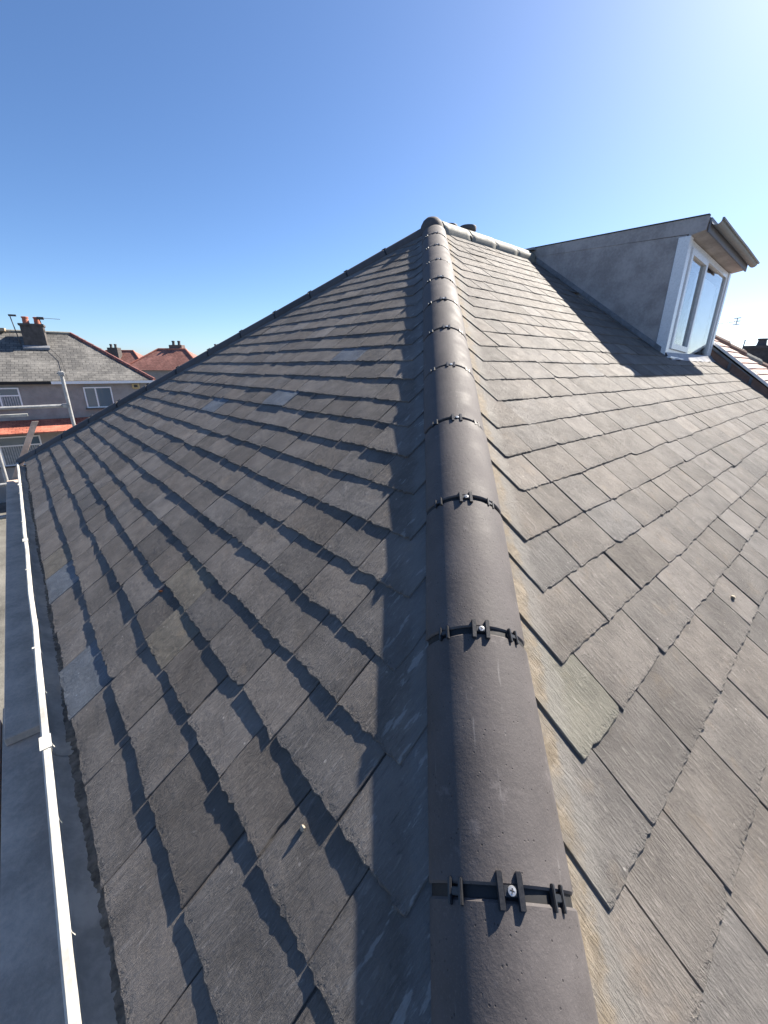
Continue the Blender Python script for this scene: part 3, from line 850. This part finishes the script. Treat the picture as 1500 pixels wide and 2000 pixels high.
win(ta, -3.3, -1.70, -3.40, -2.47, [-2.45], trans=-2.83, blinds=True)
win(ta, -4.6, -1.40, -6.12, -4.72, [-3.0], trans=-5.16, blinds=True)
sv2 = Wv * -.8; b = MB(); b.add([HA(-9, -.002, -3.98), HA(2.5, -.002, -3.98), HA(2.5, -1.25, -4.44), HA(-9, -1.25, -4.44), HA(-9, -1.25, -4.50), HA(2.5, -1.25, -4.50), HA(-9, -.002, -4.50), HA(2.5, -.002, -4.50)], [(0, 3, 2, 1), (3, 4, 5, 2), (4, 6, 7, 5), (1, 2, 5, 7), (0, 6, 4, 3)])
b.build('canopy_roof', make_course_mat('red_tiles', (.36, .10, .06), (.46, .155, .10), (.08, .025, .02), tuple(Du), (sv2.x * 1.17, sv2.y * 1.17, -.35), .26, .15), ta)
b = MB(); b.box((2.95, -.10, -2.62), (3.30, -.002, -2.34), HA); b.build('alarm_box', 'alarm', ta, bevel=.03)
b = MB(); b.box((3.04, -.112, -2.55), (3.21, -.101, -2.42), HA); b.build('alarm_panel', 'soot', ta)
x, y, z = HA(-1.42, 2.2, -.5); x2, y2, z2 = HA(-1.55, 2.2, .86)
pl = empty('tv_aerial', (x, y, z), 'tv aerial with flat panel left of the two terracotta pots', 'aerial')
b = MB(); b.tube((x, y, z), (x2, y2, z2), .022, 8); b.build('mast', 'soot', pl)
b = MB(); b.box((-1.60, 2.14, .80), (-1.30, 2.26, .88), HA); b.build('panel', 'soot', pl)
pl = empty('tv_aerial', HA(-.33, 2.3, .2), 'tv aerial with long thin boom right of the terracotta pots', 'aerial')
b = MB(); b.tube(HA(-.33, 2.3, .1), HA(-.45, 2.3, .82), .022, 8); b.build('mast', 'soot', pl)
b = MB(); b.tube(HA(-.50, 2.3, .80), HA(.42, 2.3, .78), .011, 8); b.build('boom', 'soot', pl)
b = MB(); b.box((-.52, 2.22, .72), (-.25, 2.38, .84), HA); b.build('panel', 'soot', pl)

# red-roofed houses farther off
rd = Vector((.749, -.662, 0)); rb = Vector((.662, .749, 0))
def red_house(c, zr, L, label, chim, chim_mat, rise=1.85, run=2.5):
    c = Vector(c); o = empty('red_roofed_house', (c.x, c.y, GZ), label, 'house', 'red roofed houses beyond')
    def P(u, w, z): v = c + rd * u + rb * w; return (v.x, v.y, z)
    e = zr - rise; h = L / 2
    b = MB(); b.add([P(-h, 0, zr), P(h, 0, zr), P(h + run, -run, e), P(-h - run, -run, e), P(-h - run, run, e), P(h + run, run, e)], [(0, 3, 2, 1), (0, 1, 5, 4), (0, 4, 3), (1, 2, 5), (3, 4, 5, 2)])
    s_ = rb * -.8; b.build('roof', make_course_mat('red_roof_tiles', (.22, .092, .07), (.28, .13, .10), (.11, .045, .035), tuple(rd), (s_.x, s_.y, -.6), .3, .22), o)
    for a_, bb in ((P(-h, 0, zr), P(-h - run, -run, e)), (P(h, 0, zr), P(h + run, -run, e)), (P(-h, 0, zr), P(h, 0, zr))):
        b = MB(); b.tube(a_, bb, .09, 8); b.build('hip_tile', 'clay', o)
    b = MB(); b.box((-h - run + .3, -run + .3, GZ), (h + run - .3, run - .3, e - .002), lambda x, y, z: P(x, y, z)); b.build('wall', 'render', o)
    u, w, cw, zt = chim
    b = MB(); b.box((u, w, e + .4), (u + cw, w + .7, zt), lambda x, y, z: P(x, y, z)); b.build('chimney_stack', chim_mat, o)
    for t in (.28, .72):
        x, y, z = P(u + cw * t, w + .3, zt); c_ = MB(); c_.lathe((x, y, z), [(.15, 0), (.13, .05), (.12, .25), (.15, .28), (.14, .36), (.10, .37)], 12); c_.build('chimney_pot', 'dark_pot', o, smooth=True)
    return o
red_house((8.05, 40.3, 0), 0.0, 2.55, 'red hip roofed house with chimney on its ridge, seen just above the left hip', (-.3, .1, 1.2, .38), 'stack_brick')
red_house((5.9, 52.4, 0), .08, 3.0, 'red roofed house with dark chimney behind the pebbledash house', (-.5, -1.4, 1.1, .35), 'soot')
red_house((17.5, 50.5, 0), .25, 3.0, 'farther roof with chimney barely showing above the left hip', (-1.9, -.3, .8, .75), 'soot')

# ------------------------------------------------------------------ scaffolding
def thing(o, label, cat, group=None): return tag(o, label, cat, group)
b = MB(); b.box((-4.225, -1.50, -3.04), (-4.0, 4.11, -3.0)); thing(b.build('scaffold_board', 'board', bevel=.003), 'long scaffold board beside the white gutter with sunlit end', 'board', 'scaffold boards')
b = MB(); b.box((-3.993, -1.46, -3.04), (-3.77, 4.05, -3.0)); thing(b.build('scaffold_board', 'board', bevel=.003), 'scaffold board lying against the wall under the gutter', 'board', 'scaffold boards')
b = MB(); b.box((-4.24, -5.2, -3.082), (-4.012, -1.2, -3.042)); thing(b.build('scaffold_board', 'board', bevel=.003), 'nearer scaffold board whose end passes under the long one', 'board', 'scaffold boards')
b = MB(); b.box((-4.475, -5.2, -3.082), (-4.247, -1.28, -3.042)); thing(b.build('scaffold_board', 'board', bevel=.003), 'outermost scaffold board at the lower left corner', 'board', 'scaffold boards')
b = MB(); b.box((-4.005, -5.2, -3.082), (-3.78, -1.2, -3.042)); thing(b.build('scaffold_board', 'board', bevel=.003), 'near scaffold board hidden under the gutter', 'board', 'scaffold boards')
def pole(a_, c_, label, fit=None):
    o = empty('scaffold_pole', a_, label, 'pole', 'scaffold poles')
    b = MB(); b.tube(a_, c_, .0242, 16); b.build('tube', 'tube', o, smooth=True)
    for p in (fit or []):
        b = MB(); x, y, z = p
        b.box((x - .036, y - .034, z - .03), (x + .036, y + .034, z + .03)); b.tube((x - .055, y, z + .005), (x + .055, y, z + .005), .010, 8); b.build('coupler', 'tube', o, bevel=.006)
    return o
pole((-3.285, 4.33, GZ), (-3.285, 4.33, -1.53), 'upright scaffold pole with coupler on top before the far house', [(-3.285, 4.33, -1.57), (-3.33, 4.36, -2.03)])
pole((-6.5, 4.385, -2.03), (-3.27, 4.385, -2.03), 'horizontal scaffold rail running left from the upright pole')
pole((-4.33, 4.62, GZ), (-4.24, 4.62, -2.62), 'leaning scaffold pole at the left picture edge')
pole((-6.5, 4.45, -3.12), (-3.5, 4.45, -3.12), 'low scaffold ledger carrying the board ends')
for y, lb in ((-3.4, 'scaffold transom under the nearest boards'), (2.6, 'scaffold transom under the far part of the long board')):
    pole((-4.9, y, -3.109), (-3.68, y, -3.109), lb)
b = MB(); b.box((-6.5, 4.52, -2.17), (-3.79, 4.56, -2.13)); thing(b.build('guard_board', 'pvc_grey', bevel=.003), 'pale guard board under the horizontal scaffold rail', 'board')
b = MB(); b.box((-.04, -.019, 0), (.04, .019, 1), lambda x, y, z: (-4.13 + .40 * z + x, 4.37 + y, -3.02 + .79 * z)); thing(b.build('timber_prop', 'board', bevel=.002), 'leaning grey timber post rising behind the far gutter end', 'timber')

# ------------------------------------------------------------------ crumbs on the slates
def crumb(name, p, r, mat, label, cat, seed, flat=.6):
    import bmesh
    bm = bmesh.new(); bmesh.ops.create_icosphere(bm, subdivisions=2, radius=1)
    for v in bm.verts:
        f = 1 + .55 * mnoise.noise(v.co * 1.6 + Vector((seed, 0, 0))) + .2 * mnoise.noise(v.co * 4 + Vector((0, seed, 0)))
        v.co = Vector((v.co.x * f * r, v.co.y * f * r * .75, v.co.z * f * r * flat))
    me = bpy.data.meshes.new(name); bm.to_mesh(me); bm.free(); me.materials.append(M[mat])
    o = bpy.data.objects.new(name, me); COL.objects.link(o); o.location = p; o.rotation_euler = (seed, seed * .7, seed * 1.3); tag(o, label, cat); return o
crumb('mortar_crumb', LP(-3.021, 4.322, .012), .009, 'mortar', 'small pale mortar crumb on the dark left slates', 'crumb', 2)
crumb('mortar_crumb', RP(-1.811, 4.168, .016), .012, 'mortar', 'tan mortar crumb on the sunlit right slates', 'crumb', 5)
crumb('mortar_crumb', RP(-2.804, 4.439, .012), .008, 'mortar', 'tiny white flake at a slate joint, lower right', 'crumb', 8, .3)
crumb('dry_leaf', LP(-1.741, 4.292, .011), .014, 'leaf', 'tiny rust coloured leaf scrap on the left slates', 'leaf', 3, .15)
